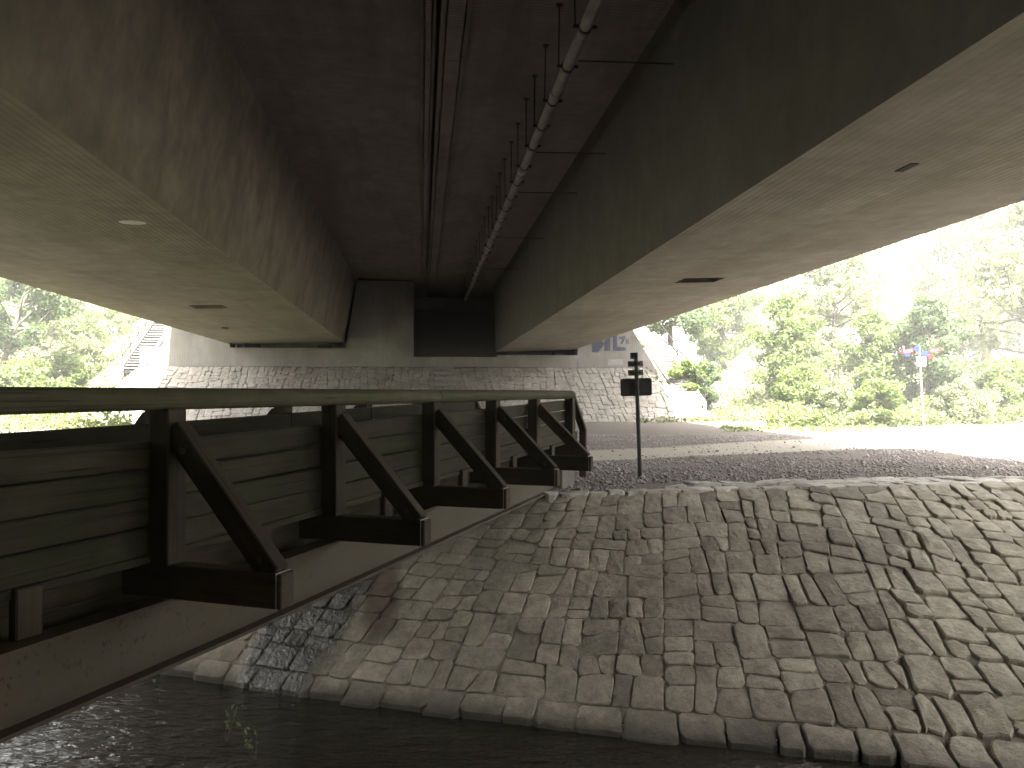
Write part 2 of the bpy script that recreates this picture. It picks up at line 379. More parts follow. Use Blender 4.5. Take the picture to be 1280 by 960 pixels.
# near bank, behind and below the camera; unseen rise shaped to block light
V, Fc = [], []
prof = [(0, -3.2), (0.9, -2.2), (2.0, -1.2), (3.2, -0.15), (3.6, 0.0), (4.4, 0.02), (5.2, 0.02), (9, 2.6), (13, 5.3), (16, 7.2), (60, 7.2), (400, 7.5)]
for a in avals:
    b0 = sm(Bp, a)
    for (r_, z) in prof:
        x = b0[0] - 0.31 * (5.0 + r_); y = b0[1] - 0.95 * (5.0 + r_)
        u, v = w2uv(x, y); side = smooth(abs(u), 30, 60)
        V.append((x, y, z if z <= 0.02 else 0.02 + (z - 0.02) * (1 - side)))
n = len(prof)
for i in range(len(avals)-1):
    for k in range(n-1):
        Fc.append((i*n+k, i*n+k+1, (i+1)*n+k+1, (i+1)*n+k))
tag(obj('near_ground', mesh('near_ground', V, Fc, M_GROUND, True)), kind='structure')

def water_mat():
    t = NT('stream_water'); P = t.pos()
    flow = t.map(P, (0.55, 1.5, 1), rot=(0, 0, R(18)))
    h = t.math('ADD', t.math('MULTIPLY', t.noise(flow, 3.4, 3, 0.5, 0.9), 1.0), t.math('MULTIPLY', t.noise(flow, 8.5, 4, 0.6, 0.6), 0.5))
    t.b.inputs['IOR'].default_value = 1.45
    return t.fin((0.012, 0.0095, 0.006), 0.04, t.bump(h, 0.85, 0.075), spec=1.0)
wm = mesh('water', [(-200, -120, ZW), (200, -120, ZW), (200, 120, ZW), (-200, 120, ZW)], [(0, 1, 2, 3)], water_mat())
tag(obj('stream_water', wm), 'dark rippled stream water', kind='structure')

# ------------------------------------------------------------------ rubble stone paving
def split(poly, area, ang_f, rg, out, depth=0):
    p = np.array(poly); c = p.mean(0)
    x, y = p[:, 0], p[:, 1]; A = 0.5 * abs(np.dot(x, np.roll(y, 1)) - np.dot(y, np.roll(x, 1)))
    th = ang_f(c); e1 = np.array([math.cos(th), math.sin(th)]); e2 = np.array([-e1[1], e1[0]])
    w1 = np.ptp(p @ e1); w2 = np.ptp(p @ e2)
    lim = area * rg.uniform(0.55, 1.75)
    if A < lim and max(w1, w2) < 2.3 * min(w1, w2): out.append(p); return
    if A < area * 0.35: out.append(p); return
    d = e1 if w1 * rg.uniform(0.85, 1.18) > w2 else e2         # cut across the longer side
    t_ = rg.gauss(0, 0.045 if A > 4 * area else 0.10); nrm = d * math.cos(t_) + np.array([-d[1], d[0]]) * math.sin(t_)
    s = p @ nrm; k = s.min() + (s.max() - s.min()) * rg.uniform(0.38, 0.62)
    q1, q2 = [], []
    for i in range(len(p)):
        a_, b_ = p[i], p[(i+1) % len(p)]; sa, sb = a_ @ nrm - k, b_ @ nrm - k
        (q1 if sa <= 0 else q2).append(a_)
        if sa * sb < 0:
            m_ = a_ + (b_ - a_) * (sa / (sa - sb)); q1.append(m_); q2.append(m_)
    if len(q1) < 3 or len(q2) < 3: out.append(p); return
    split(q1, area, ang_f, rg, out, depth+1); split(q2, area, ang_f, rg, out, depth+1)
def outline(poly, gap, n, rg, jit=0.012, cut=0.10):
    p = np.array(poly); c = p.mean(0)
    x, y = p[:, 0], p[:, 1]
    if np.dot(x, np.roll(y, -1)) - np.dot(y, np.roll(x, -1)) < 0: p = p[::-1]
    # inset every edge by gap
    m = len(p); q = []
    for i in range(m):
        a, b, d = p[i-1], p[i], p[(i+1) % m]
        n1 = np.array([-(b-a)[1], (b-a)[0]]); n2 = np.array([-(d-b)[1], (d-b)[0]])
        n1 = n1 / (np.linalg.norm(n1) + 1e-9); n2 = n2 / (np.linalg.norm(n2) + 1e-9)
        k = 1 + n1 @ n2
        q.append(b + (n1 + n2) / max(k, 0.6) * gap)
    q = np.array(q)
    # nick the corners, add a point or two along every edge
    pts = []
    for i in range(m):
        a, b, d = q[i-1], q[i], q[(i+1) % m]; l1, l2 = np.linalg.norm(a-b), np.linalg.norm(d-b); k1 = cut * rg.uniform(0.15, 1.5)
        pts += [b + (a-b) * min(0.3, k1 * 0.5 / max(l1, 0.05)), b + (d-b) * min(0.3, k1 * 0.5 / max(l2, 0.05))]
        e1, e2 = q[i], q[(i+1) % m]
        for f_ in ((0.5,) if l2 < 0.3 or n < 10 else (0.36, 0.66)):
            pts.append(e1 + (e2 - e1) * (f_ + rg.uniform(-0.1, 0.1)))
    return np.array([p_ + np.array([rg.gauss(0, jit), rg.gauss(0, jit)]) for p_ in pts])
def stone_mesh(mb, out2, surf, thick, proud, rg, n, front=0.0):
    """out2: n outline points in the 2D domain; surf(p2)->(point, normal)"""
    n = len(out2); c2 = out2.mean(0); tilt = np.array([rg.gauss(0, 0.035), rg.gauss(0, 0.035)]); rings = []; sd_ = rg.uniform(0, 90)
    for (k, hgt) in ((1.02, -thick), (1.0, proud * 0.6), (0.93, proud), (0.55, proud + 0.006)):
        ring = []
        for q in out2:
            q2 = c2 + (q - c2) * k; P_, N_ = surf(q2)
            if hgt > 0: hh = hgt + (q2 - c2) @ tilt + 0.014 * mnoise.noise(Vector((q2[0] * 4.5, q2[1] * 4.5, sd_))) + 0.007 * mnoise.noise(Vector((q2[0] * 13, q2[1] * 13, sd_)))
            else: hh = hgt
            if front and hgt < 0: ring.append(P_ + N_ * 0.01 + np.array([0, 0, -front]))
            else: ring.append(P_ + N_ * hh)
        rings.append(ring)
    P_, N_ = surf(c2); v = [p for r_ in rings for p in r_] + [P_ + N_ * (proud + 0.008)]
    f = []
    for r_ in range(3):
        for i in range(n):
            j = (i+1) % n; f.append((r_*n+i, r_*n+j, (r_+1)*n+j, (r_+1)*n+i))
    for i in range(n): f.append((3*n+i, 3*n+(i+1) % n, 4*n))
    mb.add(v, f)

LB = 4.7
def bsurf(p2):
    a, b = p2[0], p2[1] / LB; e = 0.02
    P_ = bank(a, b); da = bank(a+e, b) - P_; db = bank(a, b+e) - P_
    N_ = np.cross(da, db); N_ /= np.linalg.norm(N_); return P_, N_
# mortar bed
av = np.linspace(-14, 14, 113); bv = np.linspace(0.03, 1.0, 24); V, Fc = [], []
for a in av:
    for b in bv:
        P_, N_ = bsurf((a, b * LB)); V.append(P_ - N_ * (0.006 + 0.012 * mnoise.noise(Vector((a*5, b*18, 0)))))
nb = len(bv)
for i in range(len(av)-1):
    for k in range(nb-1): Fc.append((i*nb+k, (i+1)*nb+k, (i+1)*nb+k+1, i*nb+k+1))
bank_o = tag(obj('stone_bank', mesh('stone_bank', V, Fc, M_MORTAR, True)), 'sloping stream bank paved with irregular squared stones', kind='structure')
def project(p):
    d = Vector(p) - cam.location; pit = R(0.55)
    y = d.y * math.cos(pit) + d.z * math.sin(pit); z = -d.y * math.sin(pit) + d.z * math.cos(pit)
    return 640 + d.x / y * F, 480 - z / y * F, y
rg = random.Random(5)
def ang(c):
    return 0.05 * math.sin(c[0] * 0.9) + (-0.22 * smooth(c[0], 2.4, 4.0) * smooth(c[1], 1.6, 3.2)) + 0.03 * math.sin(c[1] * 1.7 + c[0])
cells = []
split([(-14, 0.34), (14, 0.34), (14, LB - 0.02), (-14, LB - 0.02)], 0.175, ang, rg, cells)
xx = -14.0
while xx < 14:                                        # lowest course, standing in the water
    w_ = rg.uniform(0.26, 0.62); e_ = rg.uniform(-0.09, 0.06); cells.append(np.array([(xx, e_), (xx+w_, e_ + rg.gauss(0, .015)), (xx+w_+rg.gauss(0, .02), 0.335), (xx+rg.gauss(0, .02), 0.335)])); xx += w_
vis = []; rest = MB()
for c in cells:
    P_, N_ = bsurf(c.mean(0)); px, py, dd = project(P_)
    beam_y = 912 - 0.4303 * px
    seen = -40 < px < 1325 and 560 < py < 985 and py > beam_y - 20
    (vis if seen else [None]).append((c, abs(px-640)))
    if not seen:
        o2 = outline(c, 0.014, 8, rg); stone_mesh(rest, o2, bsurf, 0.05, rg.uniform(0.02, 0.06), rg, 8, 0.6 if c[:, 1].min() < 0.1 else 0)
vis = [c for c in vis if c is not None]
vis.sort(key=lambda t_: t_[1])
NB = 0
for c, _ in vis:
    low = c[:, 1].min() < 0.1
    if NB >= 300:
        o2 = outline(c, 0.014, 9, rg); stone_mesh(rest, o2, bsurf, 0.05, rg.uniform(0.02, 0.06), rg, 9, 0.6 if low else 0); continue
    mb = MB(); right = smooth(c.mean(0)[0], 2.0, 4.0)
    o2 = outline(c, rg.uniform(0.003, 0.010) + 0.006 * right, 14, rg, 0.006, 0.09)
    stone_mesh(mb, o2, bsurf, 0.05, rg.uniform(0.004, 0.026) + 0.024 * right * rg.random() + (rg.uniform(-0.004, 0.015) if low else 0), rg, 14, 0.6 if low else 0)
    mb.build('bank_stone', M_STONE, bank_o); NB += 1
o = rest.build('outer_bank_stones', M_STONE, bank_o); o['kind'] = 'stuff'
print('bank stones', NB, 'of', len(vis))
# flat coping slabs along the top of the bank
def csurf(p2):
    t0 = sm(Tp, p2[0], 0.6); return np.array([t0[0], t0[1] + p2[1], -0.005]), np.array([0, 0, 1.0])
cc = []
for (y0, y1) in ((-0.10, 0.26), (0.26, 0.62), (0.62, 1.0)):
    xx = -1.0
    while xx < 12:
        w_ = rg.uniform(0.28, 0.75); s1 = rg.gauss(0, 0.05)
        cc.append(np.array([(xx, y0), (xx+w_, y0), (xx+w_+s1, y1+rg.gauss(0, .03)), (xx+s1, y1+rg.gauss(0, .03))])); xx += w_
for c in cc:
    if c[0, 0] < 1.2 + 1.2 * c[0, 1] and c[0, 1] > 0: continue
    mb = MB(); stone_mesh(mb, outline(c, 0.010, 10, rg, 0.010), csurf, 0.10, rg.uniform(0.012, 0.032), rg, 10)
    mb.build('coping_stone', M_COPE_LIT, bank_o)

# ------------------------------------------------------------------ road bridge: two concrete decks on box girders
GREC = []
def girder(name, prof, hole, mside, mbot, parent):
    """prof: bottom-left, bottom-right, top-right, top-left in (u,z); hole=(u0,u1,v0,v1) recess in the bottom"""
    (a, b, c, d) = prof; v0, v1 = -16, 46.0
    zb = lambda u: a[1] + (b[1] - a[1]) * (u - a[0]) / (b[0] - a[0])
    mb = MB()
    # sides and top
    mb.add([(a[0], v0, a[1]), (d[0], v0, d[1]), (d[0], v1, d[1]), (a[0], v1, a[1])], [(0, 1, 2, 3)])
    mb.add([(b[0], v0, b[1]), (b[0], v1, b[1]), (c[0], v1, c[1]), (c[0], v0, c[1])], [(0, 1, 2, 3)])
    mb.add([(p[0], v0, p[1]) for p in prof] + [(p[0], v1, p[1]) for p in prof], [(0, 1, 2, 3), (7, 6, 5, 4)])
    g = mb.build(name, mside, parent)
    mb = MB(); us = [a[0], hole[0], hole[1], b[0]]; vs = [v0, hole[2], hole[3], v1]
    vv = [(u, v, zb(u)) for v in vs for u in us]; f = []
    for j in range(3):
        for i in range(3):
            if (i, j) != (1, 1): f.append((j*4+i, j*4+i+1, (j+1)*4+i+1, (j+1)*4+i))
    mb.add(vv, f); s_ = mb.build('underside', mbot, g)
    mb = MB(); h = hole
    k = [(h[0], h[2]), (h[1], h[2]), (h[1], h[3]), (h[0], h[3])]
    mb.add([(u, v, zb(u)) for u, v in k] + [(u, v, zb(u)+0.45) for u, v in k], [(0, 1, 5, 4), (1, 2, 6, 5), (2, 3, 7, 6), (3, 0, 4, 7), (4, 5, 6, 7)])
    mb.build('recess', mside, s_)
    return g
def bridge(label, prof, hole, ms, mbt, slab, ribs):
    root = empty('road_bridge', (0, 0, EYE), (math.atan(-0.00966), 0, TH), label, 'bridge', 'twin carriageways of the road bridge')
    girder('box_girder', prof, hole, ms, mbt, root)
    mb = MB(); mb.prism(slab, -16, 60); mb.build('deck_slab', M_DECK, root)
    for (u0, u1, z0, z1) in ribs:
        mb = MB()
        for k in range(10):
            a_, b_ = -16 + k * 6.25, -16 + (k+1) * 6.25 - 0.012
            mb.box((u0, a_, z0), (u1, b_, z1))
        mb.build('edge_rib', M_DECK, root, bevel=0.008)
    return root
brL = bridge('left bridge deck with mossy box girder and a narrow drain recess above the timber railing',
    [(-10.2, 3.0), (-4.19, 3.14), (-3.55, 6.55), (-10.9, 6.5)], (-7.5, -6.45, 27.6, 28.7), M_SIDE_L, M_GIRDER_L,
    [(-12.8, 6.9), (-12.8, 6.6), (-11, 6.49), (-3.5, 6.54), (0.21, 6.48), (0.21, 7.0), (0.33, 7.0), (0.33, 7.3), (-12.8, 7.3)],
    [(-0.02, 0.035, 6.36, 6.56), (0.055, 0.16, 6.30, 6.56), (0.175, 0.235, 6.36, 6.56)])
brR = bridge('right bridge deck with box girder sides coloured for shade and a pale underside beside the trees',
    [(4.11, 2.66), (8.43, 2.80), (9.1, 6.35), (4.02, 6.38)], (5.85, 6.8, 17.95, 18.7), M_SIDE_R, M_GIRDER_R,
    [(0.335, 6.48), (4.0, 6.37), (9, 6.34), (13.5, 6.55), (13.5, 7.2), (0.335, 7.2)],
    [(0.31, 0.40, 6.36, 6.50), (0.42, 0.70, 6.28, 6.50), (0.72, 0.80, 6.36, 6.50)])
# pale lime spot and small pipe stub under the left girder, block joint rods on the soffit
def disc(name, mat, parent, c, r, h, n=10, sx=1.0):
    mb = MB(); mb.tube([(0, 0, 0), (0, 0, -h)], r, n); o_ = mb.build(name, mat, parent, loc=c); o_.scale = (sx, 1, 1); return o_
zl = lambda u: 3.0 + 0.14 * (u + 10.2) / 6.01
gl = [c for c in brL.children if c.name.startswith('box_girder')][0]
disc('lime_spot', M_LIME, gl, (-5.05, 15.1, zl(-5.05) + 0.001), 0.17, 0.006, 12, 1.4)
disc('drain_stub', M_GAP, gl, (-8.2, 35.8, zl(-8.2) + 0.01), 0.14, 0.05)
gr = [c for c in brR.children if c.name.startswith('box_girder')][0]
mb = MB(); mb.box((-0.05, -0.16, -0.012), (0.05, 0.16, 0.0)); mb.build('drain_stub', M_GAP, gr, loc=(5.62, 9.05, 2.71))

# drain pipe hung under the right deck
pipe = empty('drain_pipe', (0, 0, EYE), (math.atan(-0.00966), 0, TH), 'long grey drain pipe hung from rods under the dark deck', 'pipe')
PU, PZ = 2.36, 5.42
v = -15.0; k = 0
while v < 44:
    L = 4.9; mb = MB(); mb.tube([(PU, v, PZ), (PU, min(v+L, 44.6), PZ)], 0.092, 14); mb.build('pipe_section', M_PIPE, pipe, smooth=False)
    mb = MB(); mb.tube([(PU, v-0.10, PZ), (PU, v+0.10, PZ)], 0.108, 14); mb.build('pipe_socket', M_GALV if k % 2 else M_PIPE, pipe); v += L; k += 1
mbc = MB(); mbc.tube([(0, -0.03, 0), (0, 0.03, 0)], 0.106, 14); mbc.box((-0.18, -0.025, -0.02), (-0.095, 0.025, 0.02)); mbc.box((0.095, -0.025, -0.02), (0.17, 0.025, 0.02))
cl0 = None; h0 = None
for i in range(31):
    vv = 1.9 + i * 1.42 + rnd.uniform(-0.1, 0.1)
    if cl0 is None:
        cl0 = mbc.build('clamp', M_STEEL, pipe)
        mb = MB(); mb.tube([(-0.15, 0, 0.0), (-0.15, 0, 1.02)], 0.011, 6); mb.box((-0.20, -0.05, 0.98), (-0.10, 0.05, 1.02))
        h0 = mb.build('hanger_rod', M_STEEL, pipe); c_, h_ = cl0, h0
    else:
        c_ = cl0.copy(); link(c_); h_ = h0.copy(); link(h_)
    c_.location = (PU, vv, PZ); h_.location = (PU, vv, PZ)
    h_.rotation_euler = (rnd.gauss(0, 0.015), rnd.gauss(0, 0.015), 0)
for i, vv in enumerate((4.6, 8.8, 12.9, 17.8, 21.3, 27.4, 34.0)):
    mb = MB(); mb.tube([(PU + 0.12, vv, PZ - 0.02), (4.05, vv, PZ + 0.0)], 0.012, 6); mb.build('stay_rod', M_STEEL, pipe)

# ------------------------------------------------------------------ far abutment
ab = empty('bridge_abutment', (0, 0, EYE), (0, 0, TH), 'pale board marked concrete abutment at the far end carrying both girders', 'abutment')
def prism(name, poly, v0, v1, mat=M_WALL, parent=None, bevel=0):
    mb = MB(); mb.prism(poly, v0, v1); return mb.build(name, mat, parent or ab, bevel=bevel)
seat = prism('seat_wall', [(-14.6, -0.6), (8.55, -0.6), (8.55, 2.02), (4.1, 2.02), (4.1, 1.9), (-0.43, 1.9), (-0.43, 2.34), (-10.0, 2.34), (-14.6, 2.34)], VA, VA + 3.2)
prism('wing_wall', [(-13.4, 2.342), (-10.05, 2.342), (-10.05, 6.0), (-13.4, 6.0)], VA, VA + 1.2)
prism('bearing_block', [(-4.02, 2.342), (-0.432, 2.342), (-0.432, 5.98), (-3.42, 5.98)], VA, VA + 2.5)
prism('back_wall', [(-10.04, 2.342), (-0.44, 2.342), (-0.44, 6.3), (-10.04, 6.3)], VA + 1.6, VA + 3.0)
prism('back_wall', [(-0.43, 1.0), (9.0, 1.0), (9.0, 6.75), (-0.43, 6.75)], VA + 7.4, VA + 8.2)
prism('recess_wall', [(-0.9, 1.0), (-0.44, 1.0), (-0.44, 6.3), (-0.9, 6.3)], VA + 2.3, VA + 7.39)
prism('recess_wall', [(9.0, 1.0), (9.4, 1.0), (9.4, 6.3), (9.0, 6.3)], VA + 1.3, VA + 7.39)
prism('recess_floor', [(-0.43, 1.3), (8.99, 1.3), (8.99, 1.6), (-0.43, 1.6)], VA + 3.22, VA + 7.38)
prism('joint', [(-3.40, 5.985), (-0.46, 5.985), (-0.46, 6.09), (-3.40, 6.09)], VA + 0.25, VA + 2.4, M_GAP)
for u in (-9.0, -5.2): prism('bearing', [(u-0.35, 2.345), (u+0.35, 2.345), (u+0.35, 2.56), (u-0.35, 2.56)], VA + 0.3, VA + 0.9, M_GAP)
for u in (5.0, 7.6): prism('bearing', [(u-0.3, 2.025), (u+0.3, 2.025), (u+0.3, 2.22), (u-0.3, 2.22)], VA + 0.3, VA + 0.9, M_GAP)
gw = prism('wing_wall', [(8.56, -0.6), (13.4, -0.6), (13.4, 0.6), (11.6, 3.55), (10.9, 4.6), (8.56, 4.6)], VA, VA + 0.9)
def paint(name, polys, mat, label=None):
    mb = MB()
    for q in polys:
        pts = [px2uz(720 + x / 10.667, 400 + y / 10.667, VA) for x, y in q]
        area = sum(pts[i-1][0]*pts[i][1] - pts[i][0]*pts[i-1][1] for i in range(len(pts)))
        mb.prism(pts if area > 0 else pts[::-1], VA - 0.006, VA + 0.002)
    o_ = mb.build(name, mat, gw)
    if label: o_['label'] = label
paint('graffiti', [[(210, 432), (210, 250), (262, 230), (345, 285), (380, 318), (300, 432)], [(375, 310), (380, 290), (455, 200), (455, 412), (378, 412)],
                   [(490, 180), (545, 180), (550, 352), (492, 412)], [(492, 412), (552, 354), (662, 366), (662, 410)],
                   [(580, 225), (655, 215), (655, 245), (580, 256)], [(620, 252), (655, 247), (618, 320), (588, 320)],
                   [(662, 256), (674, 256), (676, 320), (664, 320)], [(692, 256), (704, 256), (706, 320), (694, 320)], [(675, 256), (691, 256), (691, 268), (675, 268)],
                   [(675, 281), (692, 281), (692, 294), (675, 294)], [(677, 308), (693, 308), (693, 320), (677, 320)]], M_PAINT, 'dark violet block letter graffiti')
paint('grey_patch', [[(425, 600), (430, 528), (620, 522), (628, 596)]], M_PATCH)
# stone paved slope in front of the abutment and round its corners
perim_l, perim_r = U0, U1
def asurf(p2):
    s, q = p2; z = 2.82 - 0.69 * q
    Lf = U1 - U0
    if s < 0: th = max(s / 2.2, -math.pi/2); u, v = U0 + math.sin(th) * (q + .05), VA - math.cos(th) * (q + .05); nx, ny = math.sin(th), -math.cos(th)
    elif s > Lf: th = min((s - Lf) / 2.2, math.pi/2); u, v = U1 + math.sin(th) * (q + .05), VA - math.cos(th) * (q + .05); nx, ny = math.sin(th), -math.cos(th)
    else: u, v = U0 + s, VA - q - .05; nx, ny = 0, -1
    x, y = uv2w(u, v); N_ = np.array([nx * CT - ny * ST, nx * ST + ny * CT, 1.43]); N_ /= np.linalg.norm(N_)
    z += 0.04 * mnoise.noise(Vector((s * 0.5, q, 3)))
    return np.array([x, y, z]), N_
LF = U1 - U0; QL = 4.25
sv = np.linspace(-1.0, LF + 3.3, 100); qv = np.linspace(-0.05, QL, 14); V, Fc = [], []
for s in sv:
    for q in qv: P_, N_ = asurf((s, q)); V.append(P_)
nq = len(qv)
for i in range(len(sv)-1):
    for k in range(nq-1): Fc.append((i*nq+k, i*nq+k+1, (i+1)*nq+k+1, (i+1)*nq+k))
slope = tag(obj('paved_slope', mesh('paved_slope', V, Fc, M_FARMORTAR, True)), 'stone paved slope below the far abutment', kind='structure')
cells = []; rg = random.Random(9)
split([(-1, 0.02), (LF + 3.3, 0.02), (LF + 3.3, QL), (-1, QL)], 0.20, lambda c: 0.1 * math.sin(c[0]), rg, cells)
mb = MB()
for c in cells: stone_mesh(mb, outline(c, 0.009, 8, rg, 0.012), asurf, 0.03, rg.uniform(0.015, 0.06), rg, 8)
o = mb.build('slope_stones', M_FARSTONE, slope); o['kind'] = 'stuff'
# little slab steps up the slope in the dark bay
st = empty('slab_steps', (*uv2w(1.2, 42.5), 1.0), (0, 0, TH), 'small concrete slab steps up the dark paved slope between the girders', 'steps')
for k in range(8):
    mb = MB(); mb.box((-0.55, -0.17, -0.14), (0.55, 0.17, 0.0)); q = 3.2 - k * 0.42
    mb.build('step', M_WALL, st, bevel=0.012, loc=(rnd.uniform(-.03, .03), (VA - q) - 42.5, 2.82 - 0.70 * q + 0.20 - 1.0))

# stairs beside the abutment, left and right
def stairs(label, u, v0, z0, n, wid, du=0.0, rails=True):
    root = empty('embankment_stairs', (*uv2w(u, v0), z0), (0, 0, TH), label, 'stairs', 'stairs up the embankment')
    for k in range(n):
        mb = MB(); mb.box((-wid/2, 0, -0.01), (wid/2, 0.31, 0.05)); mb.build('step', M_WALL, root, bevel=0.01, loc=(du * k, k * 0.285, k * 0.155 + 0.10))
        mb = MB(); mb.box((-wid/2 + .02, 0.012, -0.25), (wid/2 - .02, 0.30, -0.012)); mb.build('riser', M_GAP if u < 0 else M_WALL, root, loc=(du * k, k * 0.285 + 0.03, k * 0.155 + 0.10))  # left risers coloured black, standing in for shadow under the treads
    sh = 0.16 if u < 0 else -0.02
    for s in (-1, 1):
        mb = MB(); e = Vector((du * n, n * 0.285, n * 0.155)); o_ = Vector((s * (wid/2 + 0.08), 0, 0.1))
        a_ = o_; b_ = o_ + e
        mb.add([a_ + Vector((-.07, 0, -.5)), a_ + Vector((.07, 0, -.5)), a_ + Vector((.07, 0, sh)), a_ + Vector((-.07, 0, sh)),
                    b_ + Vector((-.07, 0, -.5)), b_ + Vector((.07, 0, -.5)), b_ + Vector((.07, 0, sh)), b_ + Vector((-.07, 0, sh))],
                   [(0, 1, 2, 3), (7, 6, 5, 4), (0, 4, 5, 1), (1, 5, 6, 2), (2, 6, 7, 3), (3, 7, 4, 0)])
        mb.build('string_wall', M_WALL, root)
    if rails:
        s = 1 if u > 0 else -1; e = Vector((du * n, n * 0.285, n * 0.155)); o_ = Vector((s * (wid/2 + 0.08), 0, 0.2))
        for hgt in (0.95, 0.5):
            mb = MB(); mb.tube([o_ + Vector((0, 0, hgt)), o_ + e + Vector((0, 0, hgt))], 0.03, 8); mb.build('handrail', M_STEEL, root)
        for k in range(7):
            p = o_ + e * (k / 6); mb = MB(); mb.tube([p, p + Vector((0, 0, 0.95))], 0.028, 8); mb.build('rail_post', M_STEEL, root)
    return root
uL, zL = px2uz(167, 462, VA - 0.3)
stairs('concrete stairs climbing the embankment left of the far abutment', uL, VA - 0.4, zL + EYE - 0.05, 26, 0.95)
stairs('railed stairs climbing the embankment beside the graffiti on the far right', 14.6, 43.2, 0.9, 28, 1.0, -0.02)

# ------------------------------------------------------------------ timber foot bridge
FE = (0.99, 13.7); AZ = math.atan(0.329 / 0.944)
fb = empty('timber_footbridge', (FE[0], FE[1], 0), (0, 0, -AZ), 'dark timber footbridge with plank railing and slanted struts crossing the stream', 'footbridge')
def rise(t): return 0.018 * max(7.4 - t, -1.5)
def timber(name, p0, p1, w_, h_, mat, parent, up=(0, 0, 1), bevel=0.008, taper=None):
    p0, p1 = Vector(p0), Vector(p1); d = p1 - p0; L = d.length; d.normalize()
    x = d.cross(Vector(up)).normalized(); z = x.cross(d)
    mb = MB(); mb.box((-w_/2, 0, -h_/2), (w_/2, L, h_/2))
    m = Matrix(((x.x, d.x, z.x, p0.x), (x.y, d.y, z.y, p0.y), (x.z, d.z, z.z, p0.z), (0, 0, 0, 1)))
    return mb.build(name, mat, parent, bevel=bevel, mw=m)
def bolt(parent, loc, axis='x'):
    mb = MB(); mb.tube([(0, 0, 0), (0, 0, 0.018)], 0.022, 6)
    o_ = mb.build('bolt', M_STEEL, parent, loc=loc)
    if axis == 'x': o_.rotation_euler = (0, R(90), 0)
    elif axis == 'z': pass
    return o_
TP = [0.12, 2.05, 3.72, 5.52, 7.40, 9.26, 11.2, 13.0]
W = 1.78
def railing(side):
    # side=+1: the railing by the camera (x=0, struts outward +x); side=-1: the far one (x=-W, struts to -x)
    X0 = 0.0 if side > 0 else -W
    # round handrail in sections
    for (ta, tb) in ((0.02, 5.40), (5.415, 13.4)):
        mb = MB(); mb.tube([(X0, -tb, 0), (X0, -(ta*.5+tb*.5), 0.004), (X0, -ta, 0)], [0.072, 0.070, 0.072], 16)
        mb.v = [(x, y, 1.455 + z * 0.95) for x, y, z in mb.v]
        mb.build('handrail', M_RAIL, fb, smooth=False, bevel=0)
    for i, t in enumerate(TP):
        rz = rise(t)
        p = timber('post', (X0, -t, 0.50 + rz), (X0, -t, 1.40), 0.16, 0.14, M_POST, fb, up=(1, 0, 0))
        if i > 0:
            s_ = timber('strut', (X0 + side * 0.055, -t, 1.28), (X0 + side * 0.76, -t, 0.49 + rz), 0.11, 0.145, M_POST, fb, up=(side, 0, 1))
            bolt(s_, (0.056, 0.16, 0.0)); bolt(s_, (0.056, (s_.dimensions.y or 0.9) - 0.12, 0.0))
        if side > 0:
            x0 = -W - 0.84; x1 = 0.84
            if i == 0: x0, x1 = -W - 0.1, 0.1
            cb = timber('cross_beam', (x0, -t, 0.41 + rz), (x1, -t, 0.41 + rz), 0.13, 0.20, M_POST, fb)
            if i > 0:
                L = x1 - x0
                mb = MB(); mb.box((-0.068, L - 0.035, -0.102), (0.068, L - 0.028, 0.103)); mb.build('end_strap', M_GALV, cb)
    for i in range(len(TP) - 1):
        ta, tb = TP[i], TP[i+1]; zt = 1.235; xo = X0 - side * 0.092
        for k in range(4):
            h_ = rnd.uniform(0.158, 0.166); zc = zt - 0.083 - k * 0.171
            timber('plank', (xo + rnd.gauss(0, .003), -tb - rnd.uniform(-0.02, 0.05), zc + rise(tb) + rnd.gauss(0, .004)), (xo + rnd.gauss(0, .003), -ta + rnd.uniform(-0.02, 0.05) - 0.0, zc + rise(ta) + rnd.gauss(0, .004)), 0.04, h_, M_PLANK, fb)
        tm = (ta + tb) / 2 - 0.05
        timber('spacer_block', (X0 - side * 0.045, -tm, 0.315 + rise(tm)), (X0 - side * 0.045, -tm, 0.565 + rise(tm)), 0.15, 0.06, M_POST, fb, up=(1, 0, 0))
    # splayed end board
    timber('end_board', (X0, 0.0, 1.42), (X0, 0.72, 0.86), 0.12, 0.07, M_POST, fb)
    timber('end_board', (X0, 0.74, 0.88), (X0, 0.74, -0.1), 0.12, 0.07, M_POST, fb, up=(0, 1, 0))
    for k in range(3): timber('plank', (X0 - side*.08, -0.06, 1.13 - k*.19), (X0 - side*.08, 0.36 + k*.12, 1.13 - k*.19), 0.035, 0.15, M_PLANK, fb)
    # painted steel girder
    prof = [(-0.09, -0.10), (0.075, -0.10), (0.075, -0.078), (0.006, -0.07), (0.006, 0.285), (0.075, 0.29), (0.075, 0.31), (-0.09, 0.31), (-0.09, 0.29), (-0.012, 0.28), (-0.012, -0.07), (-0.09, -0.078)]
    mb = MB(); N_ = 14; n_ = len(prof); ys = [-14.2 + k * (13.2 / N_) for k in range(N_+1)]
    vv = [(X0 + x, y, z + rise(-y)) for y in ys for x, z in prof]
    f = [(k*n_+i, k*n_+(i+1) % n_, (k+1)*n_+(i+1) % n_, (k+1)*n_+i) for k in range(N_) for i in range(n_)]
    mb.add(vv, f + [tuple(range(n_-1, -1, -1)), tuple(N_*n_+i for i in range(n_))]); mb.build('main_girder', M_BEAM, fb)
railing(1); railing(-1)
